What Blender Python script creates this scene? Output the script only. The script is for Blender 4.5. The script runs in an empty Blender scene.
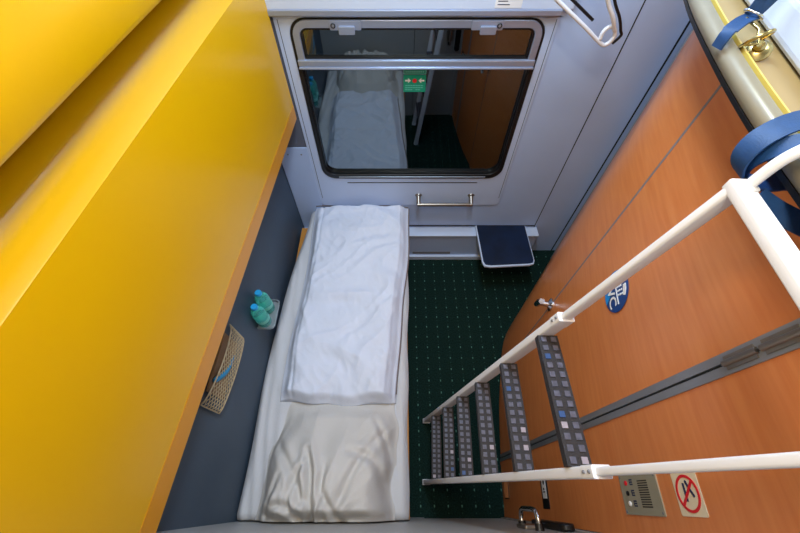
import bpy, bmesh, math, random
from mathutils import Vector, Matrix, noise
from math import pi, sin, cos, atan2
random.seed(7)
S = bpy.context.scene
COL = S.collection

# ------------------------------------------------------------------ camera, world, lights, exposure
cam_d = bpy.data.cameras.new('camera'); cam = bpy.data.objects.new('camera', cam_d); COL.objects.link(cam)
cam_d.sensor_width = 36; cam_d.lens = 16.065; cam_d.clip_start = 0.01
cam.location = (0, 0, 2.4); cam.rotation_euler = (math.radians(33.187), 0, 0)
S.camera = cam
w = bpy.data.worlds.new('night'); S.world = w; w.use_nodes = True
w.node_tree.nodes['Background'].inputs[0].default_value = (0.004, 0.006, 0.01, 1)
w.node_tree.nodes['Background'].inputs[1].default_value = 1.0
def area(name, loc, rot, sx, sy, power, col):
    d = bpy.data.lights.new(name, 'AREA'); d.shape = 'RECTANGLE'; d.size = sx; d.size_y = sy
    d.energy = power; d.color = col
    o = bpy.data.objects.new(name, d); COL.objects.link(o); o.location = loc; o.rotation_euler = rot
    return o
area('ceiling_light_cool', (0.12, 1.15, 3.025), (0, 0, 0), 0.30, 0.75, 31, (0.60, 0.78, 1.0))
area('ceiling_light_warm', (0.02, 0.22, 3.025), (0, 0, 0), 0.30, 0.30, 14.5, (1.0, 0.85, 0.66))
area('corner_light', (1.0, 0.75, 3.025), (0, 0, 0), 0.25, 0.5, 7, (0.72, 0.86, 1.0))
S.view_settings.view_transform = 'Standard'; S.view_settings.look = 'None'
S.view_settings.gamma = 1; S.view_settings.use_curve_mapping = False
S.view_settings.exposure = -0.08

# ------------------------------------------------------------------ helpers
WO = {}
def link(name, me, mats, parent=None):
    o = bpy.data.objects.new(name, me); COL.objects.link(o)
    for m in (mats if isinstance(mats, (list, tuple)) else [mats]): me.materials.append(m)
    if parent is not None:
        me.transform(Matrix.Translation(-WO[parent.name])); o.parent = parent; WO[o.name] = WO[parent.name].copy()
    return o
def obj(name, bm, mats, parent=None, smooth=False, bevel=0, seg=2):
    """links a bmesh given in world coordinates as one mesh object"""
    bmesh.ops.recalc_face_normals(bm, faces=bm.faces)
    me = bpy.data.meshes.new(name); bm.to_mesh(me); bm.free()
    if parent is None:
        xs = [v.co for v in me.vertices]
        base = Vector(((min(c.x for c in xs) + max(c.x for c in xs)) / 2, (min(c.y for c in xs) + max(c.y for c in xs)) / 2, min(c.z for c in xs)))
        me.transform(Matrix.Translation(-base))
        o = link(name, me, mats); o.location = base; WO[o.name] = base
    else:
        o = link(name, me, mats, parent)
    if smooth is True:
        for p in me.polygons: p.use_smooth = True
    elif smooth:
        for p in me.polygons: p.use_smooth = True
        me.set_sharp_from_angle(angle=math.radians(smooth))
    if bevel:
        b = o.modifiers.new('bevel', 'BEVEL'); b.width = bevel; b.segments = seg; b.limit_method = 'ANGLE'; b.angle_limit = math.radians(40)
    return o
def empty(name, loc):
    o = bpy.data.objects.new(name, None); COL.objects.link(o); o.location = loc; o.empty_display_size = 0.05
    WO[o.name] = Vector(loc); return o
def tag(o, label=None, cat=None, group=None, kind=None):
    if label: o['label'] = label
    if cat: o['category'] = cat
    if group: o['group'] = group
    if kind: o['kind'] = kind
    return o
def struct(o, label=None, cat=None):
    o['kind'] = 'structure'
    if label: o['label'] = label
    if cat: o['category'] = cat
    return o
BM = bmesh.new
def box(bm, x0, x1, y0, y1, z0, z1, mi=0):
    vs = [bm.verts.new((x, y, z)) for x in (x0, x1) for y in (y0, y1) for z in (z0, z1)]
    for f in ((0, 1, 3, 2), (4, 6, 7, 5), (0, 4, 5, 1), (2, 3, 7, 6), (0, 2, 6, 4), (1, 5, 7, 3)):
        bm.faces.new([vs[i] for i in f]).material_index = mi
    return bm
def fbox(bm, F, r0, r1, u0, u1, n0, n1, mi=0):
    """box in a frame F = (origin, right, up, normal)"""
    o, R, U, N = F
    vs = [bm.verts.new(o + R * a + U * b + N * c) for a in (r0, r1) for b in (u0, u1) for c in (n0, n1)]
    for f in ((0, 1, 3, 2), (4, 6, 7, 5), (0, 4, 5, 1), (2, 3, 7, 6), (0, 2, 6, 4), (1, 5, 7, 3)):
        bm.faces.new([vs[i] for i in f]).material_index = mi
    return bm
def fpoly(bm, F, pts, n0, n1, mi=0):
    o, R, U, N = F
    a = [bm.verts.new(o + R * p[0] + U * p[1] + N * n0) for p in pts]
    b = [bm.verts.new(o + R * p[0] + U * p[1] + N * n1) for p in pts]
    bm.faces.new(a[::-1]).material_index = mi; bm.faces.new(b).material_index = mi
    n = len(pts)
    for i in range(n):
        bm.faces.new((a[i], a[(i + 1) % n], b[(i + 1) % n], b[i])).material_index = mi
    return bm
def fring(bm, F, outer, inner, n0, n1, mi=0):
    o, R, U, N = F
    P = lambda p, n: bm.verts.new(o + R * p[0] + U * p[1] + N * n)
    A = [P(p, n0) for p in outer]; B = [P(p, n1) for p in outer]; C = [P(p, n0) for p in inner]; D_ = [P(p, n1) for p in inner]
    n = len(outer)
    for i in range(n):
        j = (i + 1) % n
        for q in ((A[i], A[j], B[j], B[i]), (C[i], D_[i], D_[j], C[j]), (B[i], B[j], D_[j], D_[i]), (A[i], C[i], C[j], A[j])):
            bm.faces.new(q).material_index = mi
    return bm
def rrect(x0, x1, z0, z1, r, seg=8, rt=None):
    """rounded rectangle; rt = radius of the top corners"""
    rt = r if rt is None else rt
    pts = []
    for cx, cz, a0, rr in ((x1 - r, z0 + r, -90, r), (x1 - rt, z1 - rt, 0, rt), (x0 + rt, z1 - rt, 90, rt), (x0 + r, z0 + r, 180, r)):
        for k in range(seg + 1):
            a = math.radians(a0 + 90 * k / seg); pts.append((cx + rr * cos(a), cz + rr * sin(a)))
    return pts
def circle(cx, cy, r, n=32, a0=0, a1=2 * pi):
    return [(cx + r * cos(a0 + (a1 - a0) * k / n), cy + r * sin(a0 + (a1 - a0) * k / n)) for k in range(n if abs(a1 - a0 - 2 * pi) < 1e-6 else n + 1)]
def smooth_path(pts, n=8, closed=False):
    pts = [Vector(p) for p in pts]; out = []; m = len(pts)
    for i in range(m if closed else m - 1):
        if closed: p0, p1, p2, p3 = pts[i - 1], pts[i], pts[(i + 1) % m], pts[(i + 2) % m]
        else: p0, p1, p2, p3 = pts[max(i - 1, 0)], pts[i], pts[i + 1], pts[min(i + 2, m - 1)]
        for k in range(n):
            t = k / n
            out.append(0.5 * ((2 * p1) + (p2 - p0) * t + (2 * p0 - 5 * p1 + 4 * p2 - p3) * t * t + (3 * p1 - p0 - 3 * p2 + p3) * t ** 3))
    if not closed: out.append(pts[-1])
    return out
def sweep(bm, path, prof, closed=False, mi=0, up=None, caps=True, scale=None):
    """profile (list of 2D points: side, up) swept along path"""
    path = [Vector(p) for p in path]; n = len(path); rings = []; prev = None
    for i, p in enumerate(path):
        if closed: t = path[(i + 1) % n] - path[i - 1]
        else: t = path[min(i + 1, n - 1)] - path[max(i - 1, 0)]
        t.normalize()
        if up is not None: ref = up(i, n) if callable(up) else Vector(up)
        else:
            ref = prev if prev is not None else (Vector((0, 0, 1)) if abs(t.z) < 0.9 else Vector((1, 0, 0)))
        side = t.cross(ref)
        if side.length < 1e-6: side = t.cross(Vector((0.1, 1, 0.2)))
        side.normalize(); u = side.cross(t).normalized(); prev = u
        s = scale(i / (n - 1)) if scale else 1
        rings.append([bm.verts.new(p + side * a * s + u * b * s) for a, b in prof])
    m = len(prof)
    for i in range(n if closed else n - 1):
        a, b = rings[i], rings[(i + 1) % n]
        for k in range(m): bm.faces.new((a[k], a[(k + 1) % m], b[(k + 1) % m], b[k])).material_index = mi
    if not closed and caps:
        bm.faces.new(rings[0][::-1]).material_index = mi; bm.faces.new(rings[-1]).material_index = mi
    return bm
def tube(bm, path, r, seg=10, closed=False, mi=0, scale=None):
    return sweep(bm, path, circle(0, 0, r, seg), closed, mi, scale=scale)
def lathe(bm, c, prof, seg=20, mi=0, axis=None):
    """prof: (radius, height) from bottom to top, spun about axis through c"""
    ax = Vector(axis or (0, 0, 1)).normalized(); a = ax.orthogonal().normalized(); b = ax.cross(a); c = Vector(c)
    rings = [[bm.verts.new(c + ax * h + (a * cos(2 * pi * k / seg) + b * sin(2 * pi * k / seg)) * r) for k in range(seg)] for r, h in prof]
    for q in range(len(rings) - 1):
        for k in range(seg): bm.faces.new((rings[q][k], rings[q][(k + 1) % seg], rings[q + 1][(k + 1) % seg], rings[q + 1][k])).material_index = mi
    bm.faces.new(rings[0][::-1]).material_index = mi; bm.faces.new(rings[-1]).material_index = mi
    return bm
def text_into(bm, F, s, size, r, u, n=0.0012, mi=0):
    cu = bpy.data.curves.new('t', 'FONT'); cu.body = s; cu.size = size; cu.align_x = 'CENTER'; cu.align_y = 'CENTER'; cu.offset = size * 0.02
    to = bpy.data.objects.new('t', cu); COL.objects.link(to)
    dg = bpy.context.evaluated_depsgraph_get(); me = bpy.data.meshes.new_from_object(to.evaluated_get(dg))
    o, R, U, N = F; nv = len(bm.verts); bm.verts.ensure_lookup_table()
    vs = [bm.verts.new(o + R * (r + v.co.x) + U * (u + v.co.y) + N * n) for v in me.vertices]
    for p in me.polygons:
        try: bm.faces.new([vs[i] for i in p.vertices]).material_index = mi
        except ValueError: pass
    bpy.data.objects.remove(to); bpy.data.meshes.remove(me); bpy.data.curves.remove(cu)
def grid(bm, nx, ny, fn, mi=0):
    g = [[bm.verts.new(fn(i / nx, j / ny)) for i in range(nx + 1)] for j in range(ny + 1)]
    for j in range(ny):
        for i in range(nx): bm.faces.new((g[j][i], g[j][i + 1], g[j + 1][i + 1], g[j + 1][i])).material_index = mi
    return g
def ss(a, b, x):
    t = max(0, min(1, (x - a) / (b - a))); return t * t * (3 - 2 * t)

# ------------------------------------------------------------------ materials
def srgb(r, g, b):
    f = lambda c: (c / 255 / 12.92) if c / 255 <= 0.04045 else ((c / 255 + 0.055) / 1.055) ** 2.4
    return (f(r), f(g), f(b), 1)
def mat(name, col, rough=0.5, metal=0, spec=0.5, noise_amt=0, nscale=40, bump=0, bscale=60, coat=0, stretch=None, col2=None, trans=0, ior=1.5, alpha=1):
    m = bpy.data.materials.new(name); m.use_nodes = True; nt = m.node_tree; b = nt.nodes['Principled BSDF']
    b.inputs['Base Color'].default_value = col; b.inputs['Roughness'].default_value = rough; b.inputs['Metallic'].default_value = metal
    b.inputs['Specular IOR Level'].default_value = spec; b.inputs['Coat Weight'].default_value = coat
    b.inputs['Transmission Weight'].default_value = trans; b.inputs['IOR'].default_value = ior
    tc = nt.nodes.new('ShaderNodeTexCoord'); mp = nt.nodes.new('ShaderNodeMapping')
    nt.links.new(tc.outputs['Object'], mp.inputs[0])
    if stretch: mp.inputs['Scale'].default_value = stretch
    if noise_amt or col2:
        n = nt.nodes.new('ShaderNodeTexNoise'); n.inputs['Scale'].default_value = nscale; n.inputs['Detail'].default_value = 5
        nt.links.new(mp.outputs[0], n.inputs[0])
        r = nt.nodes.new('ShaderNodeValToRGB'); nt.links.new(n.outputs[0], r.inputs[0])
        c2 = col2 or tuple(c * (1 - noise_amt) for c in col[:3]) + (1,)
        r.color_ramp.elements[0].position = 0.3; r.color_ramp.elements[1].position = 0.7
        r.color_ramp.elements[0].color = c2; r.color_ramp.elements[1].color = col
        nt.links.new(r.outputs[0], b.inputs['Base Color'])
    if bump:
        n2 = nt.nodes.new('ShaderNodeTexNoise'); n2.inputs['Scale'].default_value = bscale; n2.inputs['Detail'].default_value = 4
        nt.links.new(mp.outputs[0], n2.inputs[0])
        bp = nt.nodes.new('ShaderNodeBump'); bp.inputs['Strength'].default_value = bump; bp.inputs['Distance'].default_value = 0.01
        nt.links.new(n2.outputs[0], bp.inputs['Height']); nt.links.new(bp.outputs[0], b.inputs['Normal'])
    return m
M = {}
M['wall'] = mat('painted_wall', srgb(180, 201, 236), 0.42, noise_amt=0.04, nscale=6, bump=0.02, bscale=300)
M['surround'] = mat('window_surround', srgb(192, 209, 238), 0.4, noise_amt=0.03, nscale=8)
M['wall_shaded'] = mat('shaded_wall_panel', srgb(92, 98, 112), 0.6)  # wall in shade, the darkening put into its colour
M['white_panel'] = mat('white_panel', srgb(206, 220, 242), 0.38, noise_amt=0.03, nscale=8)
M['back'] = mat('back_wall', srgb(172, 170, 165), 0.45, noise_amt=0.04, nscale=6)
M['strip'] = mat('grey_strip', srgb(150, 155, 165), 0.45)
M['seam'] = mat('seam_black', srgb(22, 23, 26), 0.7)
M['seam_grey'] = mat('seam_grey', srgb(120, 118, 122), 0.5)
M['left'] = mat('slate_upholstery', srgb(66, 82, 98), 0.55, noise_amt=0.12, nscale=5, bump=0.08, bscale=500)
M['ceil'] = mat('ceiling', srgb(225, 225, 222), 0.6)
M['yellow'] = mat('yellow_laminate', srgb(230, 172, 0), 0.26, spec=0.5, noise_amt=0.02, nscale=3, bump=0.01, bscale=900)
M['yellow_shaded'] = mat('yellow_shaded', srgb(222, 148, 4), 0.3, noise_amt=0.02, nscale=3)  # same laminate, darkened in colour for the downward-facing lip
M['wood'] = mat('cherry_laminate', srgb(218, 136, 76), 0.30, nscale=5, col2=srgb(208, 121, 62), stretch=(1.5, 1.2, 14), bump=0.015, bscale=200)
M['alu'] = mat('aluminium', srgb(168, 172, 178), 0.38, metal=0.75, noise_amt=0.06, nscale=20)
M['alu_blue'] = mat('window_aluminium', srgb(170, 182, 205), 0.32, metal=0.6, noise_amt=0.05, nscale=14, stretch=(1, 1, 8))
M['rubber'] = mat('black_rubber', srgb(14, 14, 16), 0.4, bump=0.05, bscale=200)
M['chrome'] = mat('chrome', srgb(200, 200, 200), 0.18, metal=1, noise_amt=0.04, nscale=30)
M['steel'] = mat('brushed_steel', srgb(160, 150, 138), 0.32, metal=0.9, noise_amt=0.1, nscale=60)
M['black'] = mat('black_plastic', srgb(18, 18, 20), 0.4, noise_amt=0.1)
M['white_metal'] = mat('white_powder_coat', srgb(236, 236, 238), 0.32, noise_amt=0.03, nscale=9)
M['tread'] = mat('tread_rubber', srgb(40, 36, 38), 0.6, noise_amt=0.25, nscale=70, bump=0.2, bscale=300)
M['stud'] = mat('tread_stud', srgb(98, 98, 114), 0.5, noise_amt=0.45, nscale=90)
M['stud_light'] = mat('tread_stud_light', srgb(165, 155, 165), 0.5, noise_amt=0.1)
M['stud_blue'] = mat('tread_stud_blue', srgb(44, 78, 130), 0.5, noise_amt=0.1)
M['beige'] = mat('beige_profile', srgb(158, 148, 124), 0.33, metal=0.35, noise_amt=0.05, nscale=20)
M['beige_flat'] = mat('beige_board', srgb(160, 134, 86), 0.5, noise_amt=0.06, nscale=12)
M['gold_line'] = mat('yellow_edge_strip', srgb(210, 186, 90), 0.3, noise_amt=0.04)
M['brass'] = mat('brass', srgb(190, 168, 110), 0.25, metal=1, noise_amt=0.1, nscale=40)
M['strap'] = mat('blue_webbing', srgb(20, 66, 118), 0.55, noise_amt=0.3, nscale=40, bump=0.12, bscale=500)
M['duvet'] = mat('white_duvet', srgb(218, 224, 238), 0.75, noise_amt=0.03, nscale=12, bump=0.12, bscale=90)
M['sheet'] = mat('white_sheet', srgb(206, 206, 208), 0.8, noise_amt=0.03, nscale=10, bump=0.10, bscale=110)
M['pillow'] = mat('pillow_cotton', srgb(204, 200, 194), 0.8, noise_amt=0.03, nscale=10, bump=0.10, bscale=100)
M['piping'] = mat('grey_piping', srgb(120, 108, 104), 0.8, noise_amt=0.1)
M['orange_board'] = mat('bed_board', srgb(206, 140, 60), 0.5, noise_amt=0.1, nscale=8, stretch=(1, 6, 1))
M['navy'] = mat('navy_mat', srgb(12, 34, 66), 0.35, nscale=9, col2=srgb(6, 20, 42), bump=0.1, bscale=30)
M['green'] = mat('sign_green', srgb(0, 150, 118), 0.4, noise_amt=0.03)
M['green_pale'] = mat('sign_pale_green', srgb(120, 205, 190), 0.4, noise_amt=0.03)
M['white'] = mat('sign_white', srgb(240, 240, 240), 0.4, noise_amt=0.02)
M['cream'] = mat('sign_cream', srgb(228, 214, 184), 0.4, noise_amt=0.02)
M['red'] = mat('sign_red', srgb(215, 20, 35), 0.4, noise_amt=0.02)
M['ink'] = mat('sign_ink', srgb(30, 45, 80), 0.5, noise_amt=0.02)
M['navy_sign'] = mat('sign_navy', srgb(6, 62, 130), 0.35, noise_amt=0.02)
M['sky_sign'] = mat('sign_sky_blue', srgb(10, 140, 215), 0.35, noise_amt=0.02)
M['panel_grey'] = mat('panel_metal', srgb(165, 160, 138), 0.4, metal=0.3, noise_amt=0.05)
M['net'] = mat('net_cord', srgb(196, 176, 140), 0.8, noise_amt=0.15, nscale=80)
M['booklet'] = mat('brown_booklet', srgb(150, 116, 78), 0.6, noise_amt=0.1, nscale=14)
M['cyan'] = mat('cyan_plastic', srgb(20, 130, 175), 0.4, noise_amt=0.1)
M['tray'] = mat('grey_tray', srgb(150, 160, 165), 0.3, metal=0.3, noise_amt=0.05)
M['cap'] = mat('blue_cap', srgb(40, 160, 220), 0.35, noise_amt=0.05)
def glassy(name, tint, refl, ior=1.45, rough=0.02, base=(0, 0, 0, 1), emit=None):
    m = bpy.data.materials.new(name); m.use_nodes = True; nt = m.node_tree; nt.nodes.clear()
    o = nt.nodes.new('ShaderNodeOutputMaterial'); t = nt.nodes.new('ShaderNodeBsdfTransparent'); t.inputs[0].default_value = tint
    g = nt.nodes.new('ShaderNodeBsdfGlossy'); g.inputs[0].default_value = refl; g.inputs['Roughness'].default_value = rough
    fr = nt.nodes.new('ShaderNodeFresnel'); fr.inputs[0].default_value = ior
    mx = nt.nodes.new('ShaderNodeMixShader'); nt.links.new(fr.outputs[0], mx.inputs[0])
    nt.links.new(t.outputs[0], mx.inputs[1]); nt.links.new(g.outputs[0], mx.inputs[2]); nt.links.new(mx.outputs[0], o.inputs[0])
    return m
M['glass'] = glassy('window_glass', (0.35, 0.38, 0.42, 1), (0.72, 0.88, 1.0, 1), 3.2)
M['bottle'] = mat('turquoise_bottle', srgb(120, 240, 230), 0.05, trans=0.75, ior=1.33, noise_amt=0.03)
# carpet: dark green with a grid of pale dots
m = bpy.data.materials.new('dotted_carpet'); m.use_nodes = True; nt = m.node_tree; b = nt.nodes['Principled BSDF']; M['carpet'] = m
b.inputs['Roughness'].default_value = 0.95; b.inputs['Specular IOR Level'].default_value = 0.1
geo = nt.nodes.new('ShaderNodeNewGeometry'); sp = nt.nodes.new('ShaderNodeSeparateXYZ'); nt.links.new(geo.outputs['Position'], sp.inputs[0])
def mth(op, a, bb=None, c=None):
    n = nt.nodes.new('ShaderNodeMath'); n.operation = op
    for i, v in enumerate((a, bb, c)):
        if v is None: continue
        if isinstance(v, (int, float)): n.inputs[i].default_value = v
        else: nt.links.new(v, n.inputs[i])
    return n.outputs[0]
def cell(v, off, size): return mth('ABSOLUTE', mth('SUBTRACT', mth('FRACT', mth('DIVIDE', mth('ADD', v, off), size)), 0.5))
cx = mth('LESS_THAN', cell(sp.outputs[0], 10.01, 0.077), 0.042)
cy = mth('LESS_THAN', cell(sp.outputs[1], 10.0, 0.077), 0.075)
cy2 = mth('LESS_THAN', cell(sp.outputs[1], 10.02, 0.0257), 0.12)
dots = mth('MAXIMUM', mth('MULTIPLY', cx, cy), mth('MULTIPLY', mth('MULTIPLY', cx, cy2), 0.16))
nz = nt.nodes.new('ShaderNodeTexNoise'); nz.inputs['Scale'].default_value = 120; nz.inputs['Detail'].default_value = 3
nt.links.new(geo.outputs['Position'], nz.inputs[0])
r1 = nt.nodes.new('ShaderNodeValToRGB'); nt.links.new(nz.outputs[0], r1.inputs[0])
r1.color_ramp.elements[0].position = 0.3; r1.color_ramp.elements[1].position = 0.7
r1.color_ramp.elements[0].color = srgb(10, 28, 24); r1.color_ramp.elements[1].color = srgb(26, 50, 44)
mixc = nt.nodes.new('ShaderNodeMix'); mixc.data_type = 'RGBA'; nt.links.new(dots, mixc.inputs['Factor'])
nt.links.new(r1.outputs[0], mixc.inputs['A']); mixc.inputs['B'].default_value = srgb(84, 128, 112)
nt.links.new(mixc.outputs['Result'], b.inputs['Base Color'])
bp = nt.nodes.new('ShaderNodeBump'); bp.inputs['Strength'].default_value = 0.4; bp.inputs['Distance'].default_value = 0.004
nt.links.new(nz.outputs[0], bp.inputs['Height']); nt.links.new(bp.outputs[0], b.inputs['Normal'])

X, Y, Z = Vector((1, 0, 0)), Vector((0, 1, 0)), Vector((0, 0, 1))
D = 1.73                                            # inner face of the window wall
LW = -0.725                                         # inner face of the left wall
BK = -0.08                                          # inner face of the back wall
FW = (Vector((0, D, 0)), X, Z, -Y)                  # frame on the window wall (right, up, towards the room)
FB = (Vector((0, BK, 0)), -X, Z, Y)                 # frame on the back wall

# ------------------------------------------------------------------ room shell
bm = BM(); box(bm, -0.85, 1.50, -0.16, 1.81, -0.06, 0)
struct(obj('floor', bm, M['carpet']), 'dark green carpet with a grid of small pale dots', 'floor')
bm = BM(); box(bm, -0.85, 1.50, -0.16, 1.81, 3.05, 3.11)
struct(obj('ceiling', bm, M['ceil']))
bm = BM(); box(bm, -0.85, LW, BK, D, 0, 3.05)
struct(obj('wall_left', bm, M['left']), 'dark slate blue padded wall beside the bed', 'wall')
# window wall
bm = BM()
box(bm, -0.85, -0.52, D, D + 0.08, 0, 3.05); box(bm, 0.66, 1.50, D, D + 0.08, 0, 3.05)
box(bm, -0.52, 0.66, D, D + 0.08, 0, 0.57); box(bm, -0.52, 0.66, D, D + 0.08, 1.695, 3.05)
wf = struct(obj('wall_front', bm, M['wall']), 'pale blue-grey panelled wall around the window', 'wall')
bm = BM()
fbox(bm, FW, 1.012, 1.017, 0.30, 2.3, -0.002, 0.0015); fbox(bm, FW, 1.247, 1.256, 0.0, 2.3, -0.002, 0.0015)
obj('panel_seam', bm, M['seam'], wf)
bm = BM(); fbox(bm, FW, LW + 0.004, -0.545, 1.035, 1.74, 0, 0.003)
obj('shaded_recess', bm, M['wall_shaded'], wf)  # dark sheet painting the shade beside the window
bm = BM(); fbox(bm, FW, LW + 0.004, -0.545, 0.0, 1.033, 0, 0.008)
cp = obj('corner_panel', bm, M['wall'], wf, bevel=0.002)
for a, z in ((-0.668, 0.985), (-0.588, 0.985)):
    bm = BM(); lathe(bm, (a, D - 0.008, z), [(0.005, 0), (0.004, 0.002)], 10, axis=(0, -1, 0))
    obj('screw', bm, M['seam_grey'], cp)
# blind housing above the window
bm = BM(); fbox(bm, FW, -0.60, 0.72, 1.742, 2.62, 0, 0.03)
t1 = struct(obj('trim_1', bm, M['white_panel'], bevel=0.006), 'white roller blind housing above the window', 'blind housing')
bm = BM(); fbox(bm, FW, -0.560, 0.675, 1.722, 1.744, 0.0, 0.035); fbox(bm, FW, -0.560, 0.675, 1.714, 1.722, 0, 0.022)
struct(obj('trim_2', bm, M['alu_blue'], bevel=0.003), 'aluminium rail running along the top of the window', 'rail')
bm = BM(); F = (Vector((0, D - 0.03, 0)), X, Z, -Y)
fbox(bm, F, 0.39, 0.50, 1.752, 1.80, 0, 0.0015, 0)
for k in range(3): fbox(bm, F, 0.40, 0.45 - 0.01 * k, 1.762 + 0.012 * k, 1.765 + 0.012 * k, 0, 0.0022, 1)
tag(obj('notice_sticker', bm, [M['white'], M['ink']]), 'small white sticker with tiny blue print above the window', 'sticker')

# ------------------------------------------------------------------ window
wx0, wx1, wz0, wz1 = -0.487, 0.640, 0.797, 1.706
bm = BM(); fring(bm, FW, rrect(-0.545, 0.685, 0.548, 1.712, 0.03, rt=0.004), rrect(wx0, wx1, wz0, wz1, 0.085, rt=0.075), -0.04, 0.007)
win = struct(obj('window_1', bm, M['surround'], smooth=30, bevel=0.003), 'wide dark train window with rounded corners and a narrow upper flap', 'window')
bm = BM()
for x in (-0.527, 0.672): fbox(bm, FW, x - 0.0012, x + 0.0012, 0.62, 1.70, 0.006, 0.008)
obj('groove', bm, M['seam'], win)
bm = BM(); fbox(bm, FW, -0.34, 0.50, 0.757, 0.763, 0.006, 0.0085)
obj('drain_slot', bm, M['seam'], win)
bm = BM(); fring(bm, FW, rrect(wx0 + .001, wx1 - .001, wz0 + .001, wz1 - .001, 0.084, rt=0.074), rrect(wx0 + .024, wx1 - .024, wz0 + .034, wz1 - .012, 0.065, rt=0.062), -0.045, 0.012)
obj('gasket', bm, M['rubber'], win, smooth=30, bevel=0.003)
bm = BM(); fring(bm, FW, rrect(wx0 + .025, wx1 - .025, wz0 + .035, 1.50, 0.064, rt=0.003), rrect(wx0 + .029, wx1 - .029, wz0 + .041, 1.495, 0.060, rt=0.002), -0.03, 0.002)
obj('inner_rim', bm, M['rubber'], win, smooth=30)
bm = BM(); tube(bm, [(wx0 + .10, D - 0.013, wz0 + .016), (wx1 - .10, D - 0.013, wz0 + .016)], 0.0035, 8); 
obj('drip_bar', bm, M['alu'], win, smooth=40)
bm = BM(); fpoly(bm, FW, rrect(wx0 + .02, wx1 - .02, wz0 + .03, 1.51, 0.06, rt=0.003), -0.024, -0.018)
obj('lower_pane', bm, M['glass'], win)
bm = BM(); fring(bm, FW, rrect(wx0 + .014, wx1 - .014, 1.510, wz1 - .004, 0.004, rt=0.068), rrect(wx0 + .046, wx1 - .046, 1.534, wz1 - .036, 0.004, rt=0.034), -0.03, 0.020)
fl = obj('flap_frame', bm, M['alu_blue'], win, smooth=30, bevel=0.003)
bm = BM(); fring(bm, FW, rrect(wx0 + .045, wx1 - .045, 1.535, wz1 - .035, 0.004, rt=0.034), rrect(wx0 + .055, wx1 - .055, 1.545, wz1 - .045, 0.004, rt=0.026), -0.03, 0.012)
obj('flap_gasket', bm, M['rubber'], fl)
bm = BM(); fpoly(bm, FW, rrect(wx0 + .048, wx1 - .048, 1.538, wz1 - .038, 0.004, rt=0.03), -0.006, 0.0)
obj('upper_pane', bm, M['glass'], fl)
bm = BM(); fbox(bm, FW, wx0 + .010, wx1 - .010, 1.506, 1.538, -0.04, 0.026)
fbox(bm, FW, wx0 + .010, wx1 - .010, 1.496, 1.508, -0.04, 0.032)
obj('middle_bar', bm, M['alu_blue'], win, bevel=0.006)
def latch(x, sgn):
    bm = BM(); F = (Vector((x, D - 0.020, 1.682)), X, Z, -Y)
    fpoly(bm, F, rrect(-0.068, 0.068, -0.016, 0.022, 0.006), 0, 0.010)
    fpoly(bm, F, rrect(-0.030, 0.040, -0.030, 0.002, 0.005), 0.008, 0.020)
    l = obj('latch', bm, M['alu_blue'], win, bevel=0.002)
    bm = BM(); lathe(bm, (x + sgn * 0.052, D - 0.032, 1.685), [(0.011, 0), (0.009, 0.002)], 16, axis=(0, -1, 0))
    obj('lock_ring', bm, M['black'], l)
    bm = BM(); lathe(bm, (x + sgn * 0.052, D - 0.034, 1.685), [(0.006, 0), (0.005, 0.002)], 12, axis=(0, -1, 0))
    obj('lock_core', bm, M['alu'], l)
latch(-0.235, -1); latch(0.375, 1)
# emergency sticker
F = (Vector((0.073, D + 0.0172, 1.415)), X, Z, -Y)
bm = BM(); fpoly(bm, F, rrect(-0.056, 0.056, 0.036, 0.062, 0.006), 0, 0.001, 1); fpoly(bm, F, rrect(-0.052, 0.052, 0.040, 0.058, 0.004), 0, 0.0015, 0)
for k in range(9): fbox(bm, F, -0.046 + k * 0.0105, -0.039 + k * 0.0105, 0.045, 0.053, 0.0014, 0.002, 1)
fpoly(bm, F, rrect(-0.056, 0.056, -0.054, 0.032, 0.003), 0, 0.001, 0)
for s in (-1, 1):
    fbox(bm, F, min(s * 0.048, s * 0.03), max(s * 0.048, s * 0.03), 0.001, 0.009, 0.001, 0.002, 2)
    pts = [(s * 0.033, 0.018), (s * 0.033, -0.008), (s * 0.019, 0.005)]
    fpoly(bm, F, pts, 0.001, 0.002, 2)
fpoly(bm, F, circle(0, 0.004, 0.011), 0.001, 0.002, 3)
for k in range(3):
    for q in range(7):
        if random.random() < 0.85: fbox(bm, F, -0.046 + q * 0.013, -0.037 + q * 0.013 , -0.022 - k * 0.011, -0.018 - k * 0.011, 0.001, 0.0018, 1)
tag(obj('emergency_sticker', bm, [M['green'], M['green_pale'], M['white'], M['red']]), 'green emergency sticker with white arrows and a red dot on the window', 'sticker')

# grab handle under the window
hr = empty('grab_handle', (0.31, D, 0.59))
tag(hr, 'short steel grab bar mounted on the wall under the window', 'handle')
for x in (0.125, 0.480):
    bm = BM(); lathe(bm, (x, D, 0.642), [(0.025, 0), (0.025, 0.006), (0.015, 0.012), (0.013, 0.068)], 18, axis=(0, -1, -0.5))
    obj('post', bm, M['steel'], hr, smooth=40)
bm = BM(); tube(bm, [(0.118, D - 0.062, 0.612), (0.490, D - 0.062, 0.612)], 0.0125, 14)
obj('bar', bm, M['steel'], hr, smooth=40)

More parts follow.
